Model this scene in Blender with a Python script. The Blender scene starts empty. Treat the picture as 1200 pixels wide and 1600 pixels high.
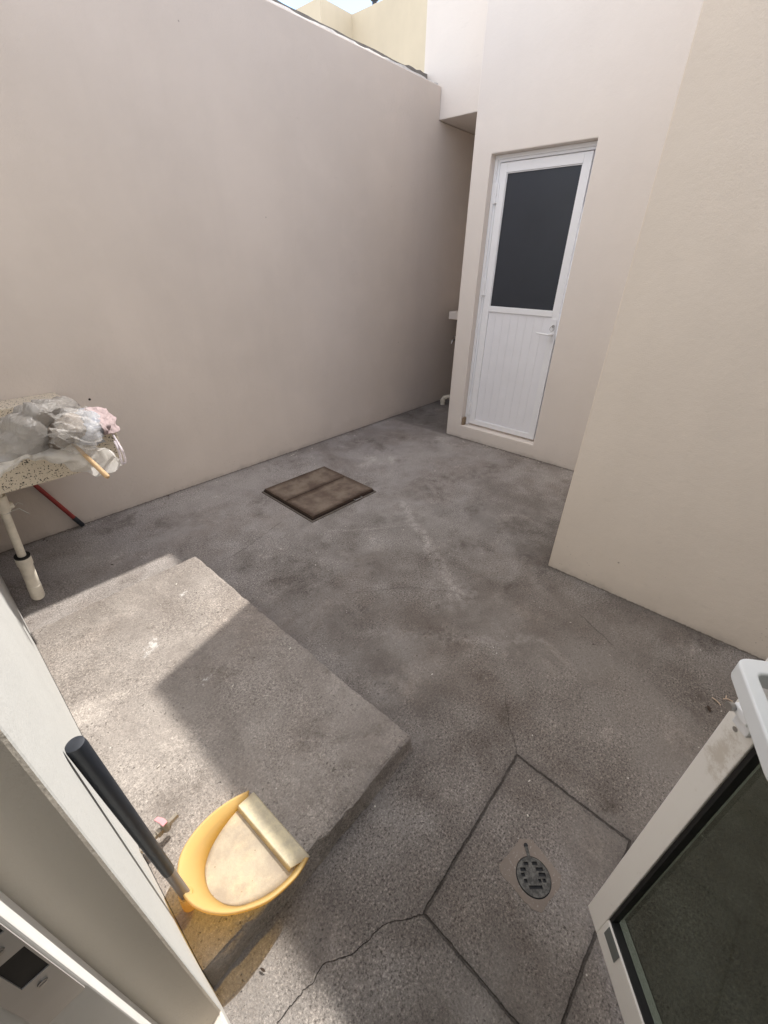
import bpy, bmesh, math, random
from mathutils import Vector, Matrix, noise
random.seed(7)
R = math.radians
sc = bpy.context.scene

# ---------------------------------------------------------------- camera
CAMH = 1.5
YAW, PITCH, ROLL = R(41.2135), R(30.9137), R(0.97368)
fw = Vector((math.cos(PITCH)*math.cos(YAW), math.cos(PITCH)*math.sin(YAW), -math.sin(PITCH)))
rt0 = Vector((math.sin(YAW), -math.cos(YAW), 0)); up0 = rt0.cross(fw)
rt = rt0*math.cos(ROLL)+up0*math.sin(ROLL); up = -rt0*math.sin(ROLL)+up0*math.cos(ROLL)
cd = bpy.data.cameras.new('camera'); cam = bpy.data.objects.new('camera', cd)
sc.collection.objects.link(cam); sc.camera = cam
m = Matrix((rt, up, -fw)).transposed().to_4x4(); m.translation = Vector((0, 0, CAMH)); cam.matrix_world = m
cd.sensor_fit = 'HORIZONTAL'; cd.sensor_width = 36; cd.lens = 647.75/1200*36
cd.clip_start = 0.01; cd.clip_end = 1000

# ---------------------------------------------------------------- sky, sun, exposure
SUN = Vector((0.95, 0.256, 1.0)).normalized()
w = bpy.data.worlds.new('World'); sc.world = w; w.use_nodes = True
nt = w.node_tree; nt.nodes.clear()
wo = nt.nodes.new('ShaderNodeOutputWorld'); bg = nt.nodes.new('ShaderNodeBackground'); sky = nt.nodes.new('ShaderNodeTexSky')
sky.sky_type = 'NISHITA'; sky.sun_disc = False
sky.sun_elevation = math.asin(SUN.z); sky.sun_rotation = math.atan2(SUN.x, SUN.y)
sky.air_density = 1.0; sky.dust_density = 0.3; sky.ozone_density = 2.5; sky.altitude = 2200
bg.inputs['Strength'].default_value = 0.15
# broken bright cloud over the blue (sunlit cloud, warm white)
tcw = nt.nodes.new('ShaderNodeTexCoord'); cn = nt.nodes.new('ShaderNodeTexNoise'); cn.inputs['Scale'].default_value = 2.6; cn.inputs['Detail'].default_value = 7; cn.inputs['Roughness'].default_value = .55
cr_ = nt.nodes.new('ShaderNodeMapRange'); cr_.interpolation_type = 'SMOOTHSTEP'; cr_.inputs[1].default_value = .36; cr_.inputs[2].default_value = .56; cr_.inputs[4].default_value = .92
cm_ = nt.nodes.new('ShaderNodeMix'); cm_.data_type = 'RGBA'; cm_.inputs[7].default_value = (4.95, 4.68, 4.4, 1)
cmap = nt.nodes.new('ShaderNodeMapping'); cmap.inputs['Location'].default_value = (3.1, 0.4, 1.7)
nt.links.new(tcw.outputs['Generated'], cmap.inputs[0]); nt.links.new(cmap.outputs[0], cn.inputs['Vector']); nt.links.new(cn.outputs[0], cr_.inputs[0]); gp = nt.nodes.new('ShaderNodeVectorMath'); gp.operation = 'DISTANCE'; gp.inputs[1].default_value = (0.68, 0.63, 0.37)   # a gap of blue low in the north-east
gs = nt.nodes.new('ShaderNodeMapRange'); gs.interpolation_type = 'SMOOTHSTEP'; gs.inputs[1].default_value = .10; gs.inputs[2].default_value = .38
gm = nt.nodes.new('ShaderNodeMath'); gm.operation = 'MULTIPLY'
nt.links.new(tcw.outputs['Generated'], gp.inputs[0]); nt.links.new(gp.outputs['Value'], gs.inputs[0]); nt.links.new(gs.outputs[0], gm.inputs[0]); nt.links.new(cr_.outputs[0], gm.inputs[1]); nt.links.new(gm.outputs[0], cm_.inputs[0])
nt.links.new(sky.outputs[0], cm_.inputs[6]); nt.links.new(cm_.outputs[2], bg.inputs[0]); nt.links.new(bg.outputs[0], wo.inputs[0])
sd = bpy.data.lights.new('sun', 'SUN'); sd.energy = 2.0; sd.angle = R(0.53); sd.color = (1.0, 0.95, 0.88)
so = bpy.data.objects.new('sun', sd); sc.collection.objects.link(so)
so.rotation_euler = SUN.to_track_quat('Z', 'Y').to_euler(); so.location = (5, 2, 12)
sc.view_settings.view_transform = 'Standard'; sc.view_settings.look = 'None'
sc.view_settings.exposure = 1.75; sc.view_settings.gamma = 1.0; sc.view_settings.use_curve_mapping = False
sc.render.engine = 'CYCLES'
sc.cycles.max_bounces = 12; sc.cycles.diffuse_bounces = 9; sc.cycles.transparent_max_bounces = 16
sc.cycles.sample_clamp_indirect = 8
sc.cycles.use_denoising = True

# ---------------------------------------------------------------- helpers
C = sc.collection
def ray(px, py):
    "direction of a measured sight line (survey of the photograph)"
    return rt*((px-600)/647.75) - up*((py-800)/647.75) + fw
def at_z(px, py, z):
    d = ray(px, py); return Vector((0, 0, CAMH)) + d*((z-CAMH)/d.z)

def tag(o, label=None, cat=None, group=None, kind=None):
    if label: o['label'] = label
    if cat: o['category'] = cat
    if group: o['group'] = group
    if kind: o['kind'] = kind
    return o
def empty(name, loc, label, cat, group=None):
    o = bpy.data.objects.new(name, None); C.objects.link(o); o.location = loc
    o.empty_display_size = 0.1
    return tag(o, label, cat, group)
def obj(name, bm, mat, parent=None, smooth=False, bevel=0, seg=2, sub=0, auto=None):
    me = bpy.data.meshes.new(name); bmesh.ops.recalc_face_normals(bm, faces=bm.faces); bm.to_mesh(me); bm.free()
    o = bpy.data.objects.new(name, me); C.objects.link(o)
    for mm in (mat if isinstance(mat, (list, tuple)) else [mat]): me.materials.append(mm)
    if parent is not None:
        o.parent = parent
        q = parent; off = Vector((0, 0, 0))
        while q is not None: off += q.location; q = q.parent
        me.transform(Matrix.Translation(-off))
    if smooth:
        for p in me.polygons: p.use_smooth = True
    if bevel:
        md = o.modifiers.new('bevel', 'BEVEL'); md.width = bevel; md.segments = seg; md.limit_method = 'ANGLE'; md.angle_limit = R(40)
        md.harden_normals = False
    if sub:
        md = o.modifiers.new('sub', 'SUBSURF'); md.levels = sub; md.render_levels = sub
    if auto:
        for p in me.polygons: p.use_smooth = True
        me.set_sharp_from_angle(angle=R(auto))
    return o
def B(): return bmesh.new()
def box(bm, a, b, M=None, mi=0):
    x0, y0, z0 = a; x1, y1, z1 = b
    vs = [bm.verts.new((x, y, z)) for x in (x0, x1) for y in (y0, y1) for z in (z0, z1)]
    if M is not None:
        for v in vs: v.co = M @ v.co
    for q in ((0, 1, 3, 2), (4, 6, 7, 5), (0, 4, 5, 1), (2, 3, 7, 6), (0, 2, 6, 4), (1, 5, 7, 3)):
        f = bm.faces.new([vs[i] for i in q]); f.material_index = mi
    return vs
def frame_of(d):
    d = d.normalized(); a = Vector((0, 0, 1)) if abs(d.z) < .9 else Vector((1, 0, 0))
    u = d.cross(a).normalized(); return u, d.cross(u).normalized()
def tube(bm, pts, rads, n=16, cap=True):
    "tube through points, radius per point"
    pts = [Vector(p) for p in pts]
    if not isinstance(rads, (list, tuple)): rads = [rads]*len(pts)
    rings = []
    u, v = frame_of(pts[1]-pts[0])
    for i, p in enumerate(pts):
        d = (pts[min(i+1, len(pts)-1)]-pts[max(i-1, 0)]).normalized()
        u = (u-d*u.dot(d)).normalized(); v = d.cross(u)
        rings.append([bm.verts.new(p+(u*math.cos(t)+v*math.sin(t))*rads[i]) for t in [2*math.pi*k/n for k in range(n)]])
    for a, b in zip(rings, rings[1:]):
        for k in range(n): bm.faces.new((a[k], a[(k+1) % n], b[(k+1) % n], b[k]))
    if cap: bm.faces.new(rings[0][::-1]); bm.faces.new(rings[-1])
    return rings
def prism(bm, poly, z0, z1, M=None):
    lo = [bm.verts.new((x, y, z0)) for x, y in poly]; hi = [bm.verts.new((x, y, z1)) for x, y in poly]
    n = len(poly)
    bm.faces.new(lo[::-1]); bm.faces.new(hi)
    for i in range(n): bm.faces.new((lo[i], lo[(i+1) % n], hi[(i+1) % n], hi[i]))
    if M is not None:
        for v in lo+hi: v.co = M @ v.co
def cells(bm, us, vs, holes, t0, t1, axis):
    "solid wall of cells (us x vs) with holes, extruded along axis from t0 to t1"
    def P(u, v, t): return {'x': (t, u, v), 'y': (u, t, v), 'z': (u, v, t)}[axis]
    nu, nv = len(us)-1, len(vs)-1; cache = {}
    def V(i, j, k):
        if (i, j, k) not in cache: cache[(i, j, k)] = bm.verts.new(P(us[i], vs[j], (t0, t1)[k]))
        return cache[(i, j, k)]
    full = lambda i, j: 0 <= i < nu and 0 <= j < nv and (i, j) not in holes
    for i in range(nu):
        for j in range(nv):
            if not full(i, j): continue
            for k in (0, 1): bm.faces.new((V(i, j, k), V(i+1, j, k), V(i+1, j+1, k), V(i, j+1, k)))
            if not full(i-1, j): bm.faces.new((V(i, j, 0), V(i, j+1, 0), V(i, j+1, 1), V(i, j, 1)))
            if not full(i+1, j): bm.faces.new((V(i+1, j, 0), V(i+1, j+1, 0), V(i+1, j+1, 1), V(i+1, j, 1)))
            if not full(i, j-1): bm.faces.new((V(i, j, 0), V(i+1, j, 0), V(i+1, j, 1), V(i, j, 1)))
            if not full(i, j+1): bm.faces.new((V(i, j+1, 0), V(i+1, j+1, 0), V(i+1, j+1, 1), V(i, j+1, 1)))

# ---------------------------------------------------------------- node helpers
class N:
    def __init__(s, name, rough=.8, spec=.3):
        s.m = bpy.data.materials.new(name); s.m.use_nodes = True; s.t = s.m.node_tree
        s.b = s.t.nodes['Principled BSDF']; s.b.inputs['Roughness'].default_value = rough
        s.b.inputs['Specular IOR Level'].default_value = spec
        s.out = s.t.nodes['Material Output']
        s.pos = s.t.nodes.new('ShaderNodeNewGeometry').outputs['Position']
    def n(s, t, **k):
        o = s.t.nodes.new(t)
        for a, b in k.items(): setattr(o, a, b)
        return o
    def put(s, sock, v):
        if isinstance(v, bpy.types.NodeSocket): s.t.links.new(v, sock)
        else: sock.default_value = v
    def math(s, op, a, b=0.0, c=0.0, clamp=False):
        o = s.n('ShaderNodeMath', operation=op, use_clamp=clamp)
        s.put(o.inputs[0], a); s.put(o.inputs[1], b); s.put(o.inputs[2], c); return o.outputs[0]
    def vec(s, op, a, b=(0, 0, 0)):
        o = s.n('ShaderNodeVectorMath', operation=op); s.put(o.inputs[0], a)
        if op == 'SCALE': s.put(o.inputs['Scale'], b)
        else: s.put(o.inputs[1], b)
        return o.outputs['Value'] if op in ('DOT_PRODUCT', 'LENGTH', 'DISTANCE') else o.outputs['Vector']
    def noise(s, scale, detail=3, rough=.55, vec=None, dist=0, col=False):
        o = s.n('ShaderNodeTexNoise'); s.put(o.inputs['Vector'], vec or s.pos)
        o.inputs['Scale'].default_value = scale; o.inputs['Detail'].default_value = detail
        o.inputs['Roughness'].default_value = rough; o.inputs['Distortion'].default_value = dist
        return o.outputs['Color'] if col else o.outputs[0]
    def vor(s, scale, feature='F1', vec=None, rnd=1):
        o = s.n('ShaderNodeTexVoronoi', feature=feature); s.put(o.inputs['Vector'], vec or s.pos)
        o.inputs['Scale'].default_value = scale; o.inputs['Randomness'].default_value = rnd
        return o
    def ramp(s, f, stops, interp='LINEAR'):
        o = s.n('ShaderNodeValToRGB'); s.put(o.inputs[0], f); r = o.color_ramp; r.interpolation = interp
        while len(r.elements) > 1: r.elements.remove(r.elements[-1])
        for i, (p, c) in enumerate(stops):
            e = r.elements[0] if i == 0 else r.elements.new(p)
            e.position = p
            if not isinstance(c, (tuple, list)): c = (c, c, c)
            e.color = (*c, 1)
        return o.outputs[0]
    def step(s, f, a, b):
        o = s.n('ShaderNodeMapRange', interpolation_type='SMOOTHSTEP'); s.put(o.inputs[0], f)
        o.inputs[1].default_value = a; o.inputs[2].default_value = b; return o.outputs[0]
    def mix(s, f, a, b, mode='MIX'):
        o = s.n('ShaderNodeMix', data_type='RGBA', blend_type=mode); s.put(o.inputs[0], f)
        for k, v in ((6, a), (7, b)):
            if isinstance(v, tuple) and len(v) == 3: v = (*v, 1)
            s.put(o.inputs[k], v)
        return o.outputs[2]
    def bump(s, h, strength=.3, dist=.002, nrm=None):
        o = s.n('ShaderNodeBump'); s.put(o.inputs['Height'], h); o.inputs['Strength'].default_value = strength
        o.inputs['Distance'].default_value = dist
        if nrm: s.put(o.inputs['Normal'], nrm)
        return o.outputs[0]
    def seg(s, p, a, b):
        "distance from p to segment a-b"
        ba = Vector(b)-Vector(a); pa = s.vec('SUBTRACT', p, tuple(a))
        h = s.math('DIVIDE', s.vec('DOT_PRODUCT', pa, tuple(ba)), ba.dot(ba), clamp=True)
        return s.vec('LENGTH', s.vec('SUBTRACT', pa, s.vec('SCALE', tuple(ba), h)))
    def base(s, c): s.put(s.b.inputs['Base Color'], c if isinstance(c, bpy.types.NodeSocket) else (*c, 1))
    def nrm(s, v): s.put(s.b.inputs['Normal'], v)
    def sep(s, v=None):
        o = s.n('ShaderNodeSeparateXYZ'); s.put(o.inputs[0], v or s.pos); return o.outputs

def plain(name, col, rough=.5, spec=.4, metal=0, var=.06, vscale=30, bump=0, bscale=200):
    k = N(name, rough, spec); k.b.inputs['Metallic'].default_value = metal
    f = k.noise(vscale, 4)
    k.base(k.mix(f, tuple(c*(1-var*2) for c in col), tuple(min(1, c*(1+var)) for c in col)))
    k.put(k.b.inputs['Roughness'], k.math('MULTIPLY_ADD', k.noise(vscale*2, 3), .2, rough-.1))
    if bump: k.nrm(k.bump(k.noise(bscale, 3), bump, .001))
    return k.m

def stucco(name, col, stain=.12, grain=.22, dirty_base=True, marks=()):
    k = N(name, .9, .15)
    x, y, z = k.sep()
    big = k.noise(.9, 4, .6); mid = k.noise(5, 5, .6)
    st = k.n('ShaderNodeMapping'); k.put(st.inputs[0], k.pos); st.inputs['Scale'].default_value = (2.2, 2.2, .25)
    streak = k.noise(2.0, 5, .6, vec=st.outputs[0])
    c = k.mix(k.step(big, .3, .7), tuple(v*(1-stain) for v in col), col)
    c = k.mix(k.math('MULTIPLY', k.step(streak, .45, .75), .22), c, tuple(v*(1-stain)*.93 for v in col))
    c = k.mix(k.math('MULTIPLY', k.step(mid, .5, .8), .25), c, tuple(min(1, v*1.06) for v in col))
    fine = k.noise(320, 2, .6)
    c = k.mix(k.math('MULTIPLY', k.step(fine, .35, .15), .25), c, tuple(v*.7 for v in col))
    if dirty_base:   # splashed dirt low on the wall, ragged edge
        zz = k.math('ADD', z, k.math('MULTIPLY', k.noise(6, 6, .7), -.32))
        d = k.step(zz, .04, -.16)
        c = k.mix(k.math('MULTIPLY', d, .10), c, (.20, .165, .14))
        sm2 = k.step(k.math('ADD', z, k.math('MULTIPLY', k.noise(3.2, 8, .75), -.20)), -.055, -.115)
        c = k.mix(k.math('MULTIPLY', sm2, .38), c, (.27, .235, .205))
        e = k.step(k.math('ADD', z, k.math('MULTIPLY', k.noise(55, 5, .7), -.016)), .001, -.007)
        c = k.mix(k.math('MULTIPLY', e, .85), c, (.09, .075, .065))
    # peppering of splashed grit near the floor, faint trowel scuffs
    v3 = k.vor(42); pep = k.math('MULTIPLY', k.step(v3.outputs['Distance'], .13, .07), k.math('MULTIPLY', k.step(z, .38, .02), k.step(k.noise(7, 3), .44, .60)))
    c = k.mix(k.math('MULTIPLY', pep, .5), c, (.17, .14, .12))
    sm_ = k.n('ShaderNodeMapping'); k.put(sm_.inputs[0], k.pos); sm_.inputs['Rotation'].default_value = (.4, .3, .5); sm_.inputs['Scale'].default_value = (3, 3, 11)
    scf = k.math('MULTIPLY', k.step(k.noise(3, 9, .78, vec=sm_.outputs[0]), .56, .70), k.step(k.noise(.8, 2), .45, .65))
    c = k.mix(k.math('MULTIPLY', scf, .30), c, tuple(min(1, v*.78) for v in col))
    # sparse little chips
    vv = k.vor(3.1); sp = k.step(vv.outputs['Distance'], .022, .010)
    c = k.mix(k.math('MULTIPLY', sp, .6), c, (.12, .10, .09))
    for (p, r) in marks:
        d = k.vec('DISTANCE', k.pos, p); c = k.mix(k.step(d, r*1.3, r*.7), c, (.03, .025, .02))
    k.base(c)
    h = k.math('ADD', k.noise(210, 3, .6), k.math('MULTIPLY', k.noise(45, 3, .5), 1.4))
    h = k.math('ADD', h, k.math('MULTIPLY', k.noise(2.5, 3, .5), 8.0))
    k.nrm(k.bump(h, grain, .004))
    return k.m

# ---------------------------------------------------------------- concrete floor material
def concrete(name, lo, hi, slab=False):
    k = N(name, .92, .2)
    p = k.pos; x, y, z = k.sep()
    big = k.noise(1.1, 6, .62, dist=.6); mid = k.noise(4.5, 6, .65, dist=.3); sm = k.noise(22, 4, .6)
    f = k.math('ADD', k.math('MULTIPLY', big, .55), k.math('MULTIPLY', mid, .45))
    c = k.mix(k.step(f, .36, .64), lo, hi)
    # warm brown damp areas
    br = k.step(k.noise(1.7, 5, .6, vec=k.vec('ADD', p, (7.3, 2.1, 0))), .50, .66)
    c = k.mix(k.math('MULTIPLY', br, .22), c, tuple(a*b for a, b in zip(lo, (1.06, .95, .86))))
    if not slab:
        # brown dirt; overlit middle painted darker, dim floor towards walls and back door lighter
        dz = k.math('ADD', k.vec('DISTANCE', k.vec('MULTIPLY', p, (1, .8, 0)), (1.35, -.05, 0)), k.math('MULTIPLY_ADD', mid, .9, -.45))
        c = k.mix(k.step(dz, 1.35, .25), c, k.mix(1.0, c, (.74, .71, .68), 'MULTIPLY'))
        c = k.mix(k.step(dz, 1.2, 2.2), c, k.mix(1.0, c, (1.32, 1.32, 1.34), 'MULTIPLY'))
        # worn pale laitance ring near the manhole, pale bloom in front of the door
        for (q, r, rr, am) in (((1.95, 1.50, 0), .05, .30, .3), ((1.50, .85, 0), .07, .20, .35), ((2.5, 1.9, 0), .3, .6, .35), ((.7, 2.65, 0), .2, .8, .4), ((2.35, .72, 0), .1, .42, -.4), ((2.7, 1.45, 0), .1, .5, .25), ((.25, .52, 0), .02, .14, -.5), ((.8, .62, 0), .05, .3, -.35)):  # also a patch painted lighter to lift the dim sink corner, and darker patches
            d = k.math('ADD', k.vec('DISTANCE', p, q), k.math('MULTIPLY_ADD', mid, .5, -.25))
            g = k.math('MULTIPLY', k.math('MULTIPLY', k.step(d, rr, r), abs(am)), k.step(k.noise(12, 8, .75), .38, .60))
            c = k.mix(g, c, tuple(v*1.35 for v in hi) if am > 0 else tuple(v*.62 for v in lo))
        # pale drag marks scraped across the floor from the cover
        ps_ = k.vec('ADD', p, k.vec('MULTIPLY', k.vec('SUBTRACT', k.noise(5, 5, .7, col=True), (.5, .5, .5)), (.16, .16, 0)))
        for a_, b_, w_, s_ in (((2.08, 1.66, 0), (1.80, 1.22, 0), .045, .55), ((1.80, 1.22, 0), (1.50, .80, 0), .07, .45), ((2.0, 1.68, 0), (2.45, 1.35, 0), .06, .3), ((1.45, 1.75, 0), (1.95, 1.35, 0), .02, .4), ((1.0, .95, 0), (1.5, .35, 0), .05, .22)):
            g = k.math('MULTIPLY', k.math('MULTIPLY', k.step(k.seg(ps_, a_, b_), w_, w_*.1), s_), k.step(k.noise(30, 6, .8), .38, .60))
            c = k.mix(g, c, tuple(v*1.55 for v in hi))
        # curved trowel arc
        pw = k.vec('ADD', p, k.vec('SCALE', k.noise(3, 3, col=True), .12))
        for (cx, cy, r0) in ((1.45, .95, .62),):
            d = k.vec('DISTANCE', pw, (cx, cy, 0)); a = k.math('ABSOLUTE', k.math('SUBTRACT', d, r0))
            g = k.math('MULTIPLY', k.step(a, .05, .0), k.step(k.noise(1.5, 3), .45, .6))
            c = k.mix(k.math('MULTIPLY', g, .22), c, tuple(v*1.3 for v in hi))
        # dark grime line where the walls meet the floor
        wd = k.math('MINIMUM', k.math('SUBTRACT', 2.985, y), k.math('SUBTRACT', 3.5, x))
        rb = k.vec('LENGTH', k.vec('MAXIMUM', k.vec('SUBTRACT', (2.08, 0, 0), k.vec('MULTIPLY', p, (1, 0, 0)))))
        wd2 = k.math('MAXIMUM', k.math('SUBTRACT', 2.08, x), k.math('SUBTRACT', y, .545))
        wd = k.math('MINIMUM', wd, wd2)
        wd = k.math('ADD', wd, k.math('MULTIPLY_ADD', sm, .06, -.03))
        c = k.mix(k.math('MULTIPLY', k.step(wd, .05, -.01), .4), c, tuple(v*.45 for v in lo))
    # dusty scuffed film and dark wear, fractal down to the grit
    fr_ = k.noise(2.3, 13, .80, dist=.25); fr2 = k.noise(3.1, 13, .82, vec=k.vec('ADD', p, (11, 4, 2)), dist=.4)
    c = k.mix(k.math('MULTIPLY', k.step(fr_, .47, .36), .62), c, k.mix(1.0, c, (.50, .475, .455), 'MULTIPLY'))
    c = k.mix(k.math('MULTIPLY', k.step(fr2, .53, .66), .65), c, k.mix(1.0, c, (1.55, 1.55, 1.54), 'MULTIPLY'))
    # grain: sand and aggregate specks, pits
    g1 = k.noise(190, 2, .8); g2 = k.noise(105, 2, .7)
    gr = k.math('ADD', k.math('MULTIPLY', g1, .6), k.math('MULTIPLY', g2, .4))
    gv = k.math('MULTIPLY_ADD', k.step(k.noise(1.9, 6, .7, vec=k.vec('ADD', p, (3, 8, 1))), .38, .60), .45 if slab else .65, .28 if slab else .35)
    c = k.mix(k.math('MULTIPLY', gv, k.step(gr, .495, .37)), c, k.mix(1.0, c, (.36, .345, .34), 'MULTIPLY'))
    c = k.mix(k.math('MULTIPLY', gv, k.step(gr, .515, .64)), c, k.mix(1.0, c, (1.85, 1.83, 1.80), 'MULTIPLY'))
    v = k.vor(70, vec=k.vec('ADD', p, k.vec('SCALE', k.noise(60, 2, col=True), .02)))
    pit = k.math('MULTIPLY', k.step(v.outputs['Distance'], .26, .12), k.step(k.noise(9, 4, .7), .50, .62))
    c = k.mix(k.math('MULTIPLY', pit, .55), c, tuple(q*.35 for q in lo))
    wsp = k.vor(16); c = k.mix(k.math('MULTIPLY', k.step(wsp.outputs['Distance'], .045, .03), k.step(k.noise(5, 3), .45, .6)), c, (.55, .52, .48))
    if slab:   # spilled plaster splashes near the wall side
        pw = k.vec('ADD', p, k.vec('SCALE', k.noise(35, 4, .7, col=True), .05))
        for q, r in (((.292, 1.565, .105), .026), ((.262, 1.54, .105), .018), ((.31, 1.60, .105), .014), ((.36, 1.24, .105), .014), ((.53, 1.78, .105), .012)):
            d = k.math('ADD', k.vec('DISTANCE', pw, q), k.math('MULTIPLY_ADD', k.noise(45, 8, .85), .22, -.10))
            c = k.mix(k.math('MULTIPLY', k.step(d, r*1.4, r*.5), .8), c, (.56, .545, .52))
    height = k.math('ADD', k.math('MULTIPLY', gr, 1.0), k.math('MULTIPLY', sm, .6))
    height = k.math('SUBTRACT', height, k.math('MULTIPLY', pit, .8))
    height = k.math('ADD', height, k.math('MULTIPLY', mid, 2.0))
    if not slab:
        # cracks and tooled joints
        pj = k.vec('ADD', p, k.vec('MULTIPLY', k.vec('SUBTRACT', k.noise(14, 4, .65, col=True), (.5, .5, .5)), (.012, .012, 0)))
        pc = k.vec('ADD', p, k.vec('MULTIPLY', k.vec('SUBTRACT', k.noise(12, 4, .65, col=True), (.5, .5, .5)), (.035, .035, 0)))
        def poly(pts, P):
            d = None
            for a, b in zip(pts, pts[1:]):
                e = k.seg(P, (*a, 0), (*b, 0)); d = e if d is None else k.math('MINIMUM', d, e)
            return d
        A, Bc, D, Ec = (.946, .177), (.938, -.199), (.387, .172), (.378, -.104)
        j = poly([(.405, -.32), Ec, D, A, Bc, (.615, -.188), (.45, -.183), (.30, -.178)], pj)
        G = lambda a, b: tuple(at_z(a, b, 0)[:2])
        cr = poly([D, G(590, 1450), G(550, 1492), G(505, 1507), G(478, 1545), G(435, 1600)], pc)
        cr2 = poly([A, G(795, 1130), G(790, 1085)], pc)
        cr3 = poly([G(700, 925), G(640, 917), G(540, 928)], pc)
        cr4 = poly([G(440, 815), G(385, 855), G(345, 880)], pc)
        cr5 = poly([G(905, 960), G(960, 1010)], pc)
        jm = k.step(k.math('ADD', j, k.math('MULTIPLY_ADD', k.noise(45, 4, .75), .006, -.003)), .0052, .0012)
        jw = k.math('MULTIPLY', k.step(j, .035, .004), .35)
        cm = k.math('MAXIMUM', k.math('MULTIPLY', k.step(cr, .0019, .0004), k.math('MULTIPLY_ADD', k.noise(20, 4), 1.0, .25)), k.math('MULTIPLY', k.step(k.math('MINIMUM', k.math('MINIMUM', cr2, cr3), k.math('MINIMUM', cr4, cr5)), .0024, .0004), .38))
        c = k.mix(jw, c, tuple(q*.55 for q in lo))
        c = k.mix(k.math('MAXIMUM', k.math('MULTIPLY', jm, k.math('MULTIPLY_ADD', k.noise(25, 3), .7, .25)), k.math('MULTIPLY', cm, .85)), c, (.016, .013, .011))
        height = k.math('SUBTRACT', height, k.math('MULTIPLY', k.math('MAXIMUM', jm, cm), 3.0))
        # paint drips beside the wall
    k.base(c); k.nrm(k.bump(height, .85, .0032))
    return k.m

M_ground = concrete('rough_concrete_floor', (.165, .147, .134), (.26, .242, .226))
M_slab = concrete('rough_concrete_slab', (.215, .19, .17), (.315, .285, .258), slab=True)
M_left = stucco('greige_stucco', (.65, .58, .52), stain=.09, marks=(((.689, 2.985, .770), .007),))  # left, back and right walls: one paint, tinted for each wall's light
M_back = stucco('pale_stucco', (.75, .695, .645), stain=.05)
M_right = stucco('beige_stucco', (.73, .645, .55), stain=.06)
M_house = stucco('light_grey_stucco', (.43, .43, .415), stain=.05)  # wall paint darkened against the sun on the outer face
M_neigh = stucco('cream_stucco', (.66, .58, .44), stain=.10, dirty_base=False)
M_cement = plain('raw_cement', (.22, .205, .19), .95, .1, var=.25, vscale=12, bump=.6, bscale=90)
M_alu = plain('white_painted_aluminium', (.85, .86, .885), .38, .5, var=.03, vscale=8)
M_alu_dirty = None
M_steel = plain('steel', (.45, .44, .43), .35, .5, 1, .1)
M_dark = plain('rubber_and_hole_shade', (.015, .015, .016), .6, .3)
M_black = plain('black_plastic', (.020, .024, .032), .42, .5, var=.1)
M_pvc = plain('dirty_pvc', (.80, .75, .64), .55, .4, var=.2, vscale=25)
M_tile = plain('brown_floor_tile', (.36, .30, .25), .35, .5, var=.2, vscale=10)
M_redstick = plain('red_painted_wood', (.28, .035, .03), .45, .4, var=.15, vscale=40)
M_wood = plain('bare_wood_stick', (.50, .34, .19), .7, .2, var=.2, vscale=60, bump=.3)
M_handle = plain('white_lever_plastic', (.72, .74, .75), .35, .5, var=.02)

# ---------------------------------------------------------------- ground
bm = B()
xs = [-60, -.06, 0, 1, 2, 3, 4, 60]; ys = [-60, -1, 0, 1, 2, 3, 60]
vg = [[bm.verts.new((x, y, 0)) for y in ys] for x in xs]
for i in range(len(xs)-1):
    for j in range(len(ys)-1): bm.faces.new((vg[i][j], vg[i+1][j], vg[i+1][j+1], vg[i][j+1]))
g = obj('ground', bm, M_ground); tag(g, kind='structure')

# ---------------------------------------------------------------- left boundary wall and neighbour wall
t = empty('boundary_wall', (2, 3.05, 0), 'long greige stucco wall filling the left side, running back behind the manhole cover', 'wall')
bm = B(); cells(bm, [-.6, 4.078, 5.1], [-.02, 2.617, 2.84], {(1, 1)}, 2.985, 3.112, 'y')
obj('wall', bm, M_left, t, bevel=.008)
bm = B()
n = 90
prev = None
for i in range(n+1):   # ragged broken cement lip along the wall top
    x = -.6+4.65*i/n
    zt = 2.84+.014+.012*noise.noise(Vector((x*6, 0, 0)))+.008*noise.noise(Vector((x*29, 3, 0)))
    y0 = 2.996+.006*noise.noise(Vector((x*22, 9, 0)))
    ring = [bm.verts.new(c) for c in ((x, y0, 2.8405), (x, y0+.008, zt), (x, 3.100, zt+.004), (x, 3.105, 2.8405))]
    if prev:
        for k in range(4): bm.faces.new((prev[k], prev[(k+1) % 4], ring[(k+1) % 4], ring[k]))
    else: bm.faces.new(ring)
    prev = ring
bm.faces.new(prev[::-1])
obj('cement_lip', bm, plain('chipped_white_mortar', (.62, .60, .57), .9, .1, var=.2, vscale=30, bump=.8), t)
bm = B(); prev = None
for i in range(n+1):
    x = -.6+4.66*i/n
    zt = 2.925+.010*noise.noise(Vector((x*4, 5, 0)))+(.02 if x > 3.75 else 0)*(.5+noise.noise(Vector((x*15, 5, 2))))
    ring = [bm.verts.new(c) for c in ((x, 3.135, -.02), (x, 3.135, zt), (x, 3.25, zt), (x, 3.25, -.02))]
    if prev:
        for k in range(4): bm.faces.new((prev[k], prev[(k+1) % 4], ring[(k+1) % 4], ring[k]))
    else: bm.faces.new(ring)
    prev = ring
bm.faces.new(prev[::-1])
o = obj('neighbour_wall', bm, M_cement); tag(o, 'raw grey cement wall top showing as a dark strip just above the long stucco wall', 'wall')

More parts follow.
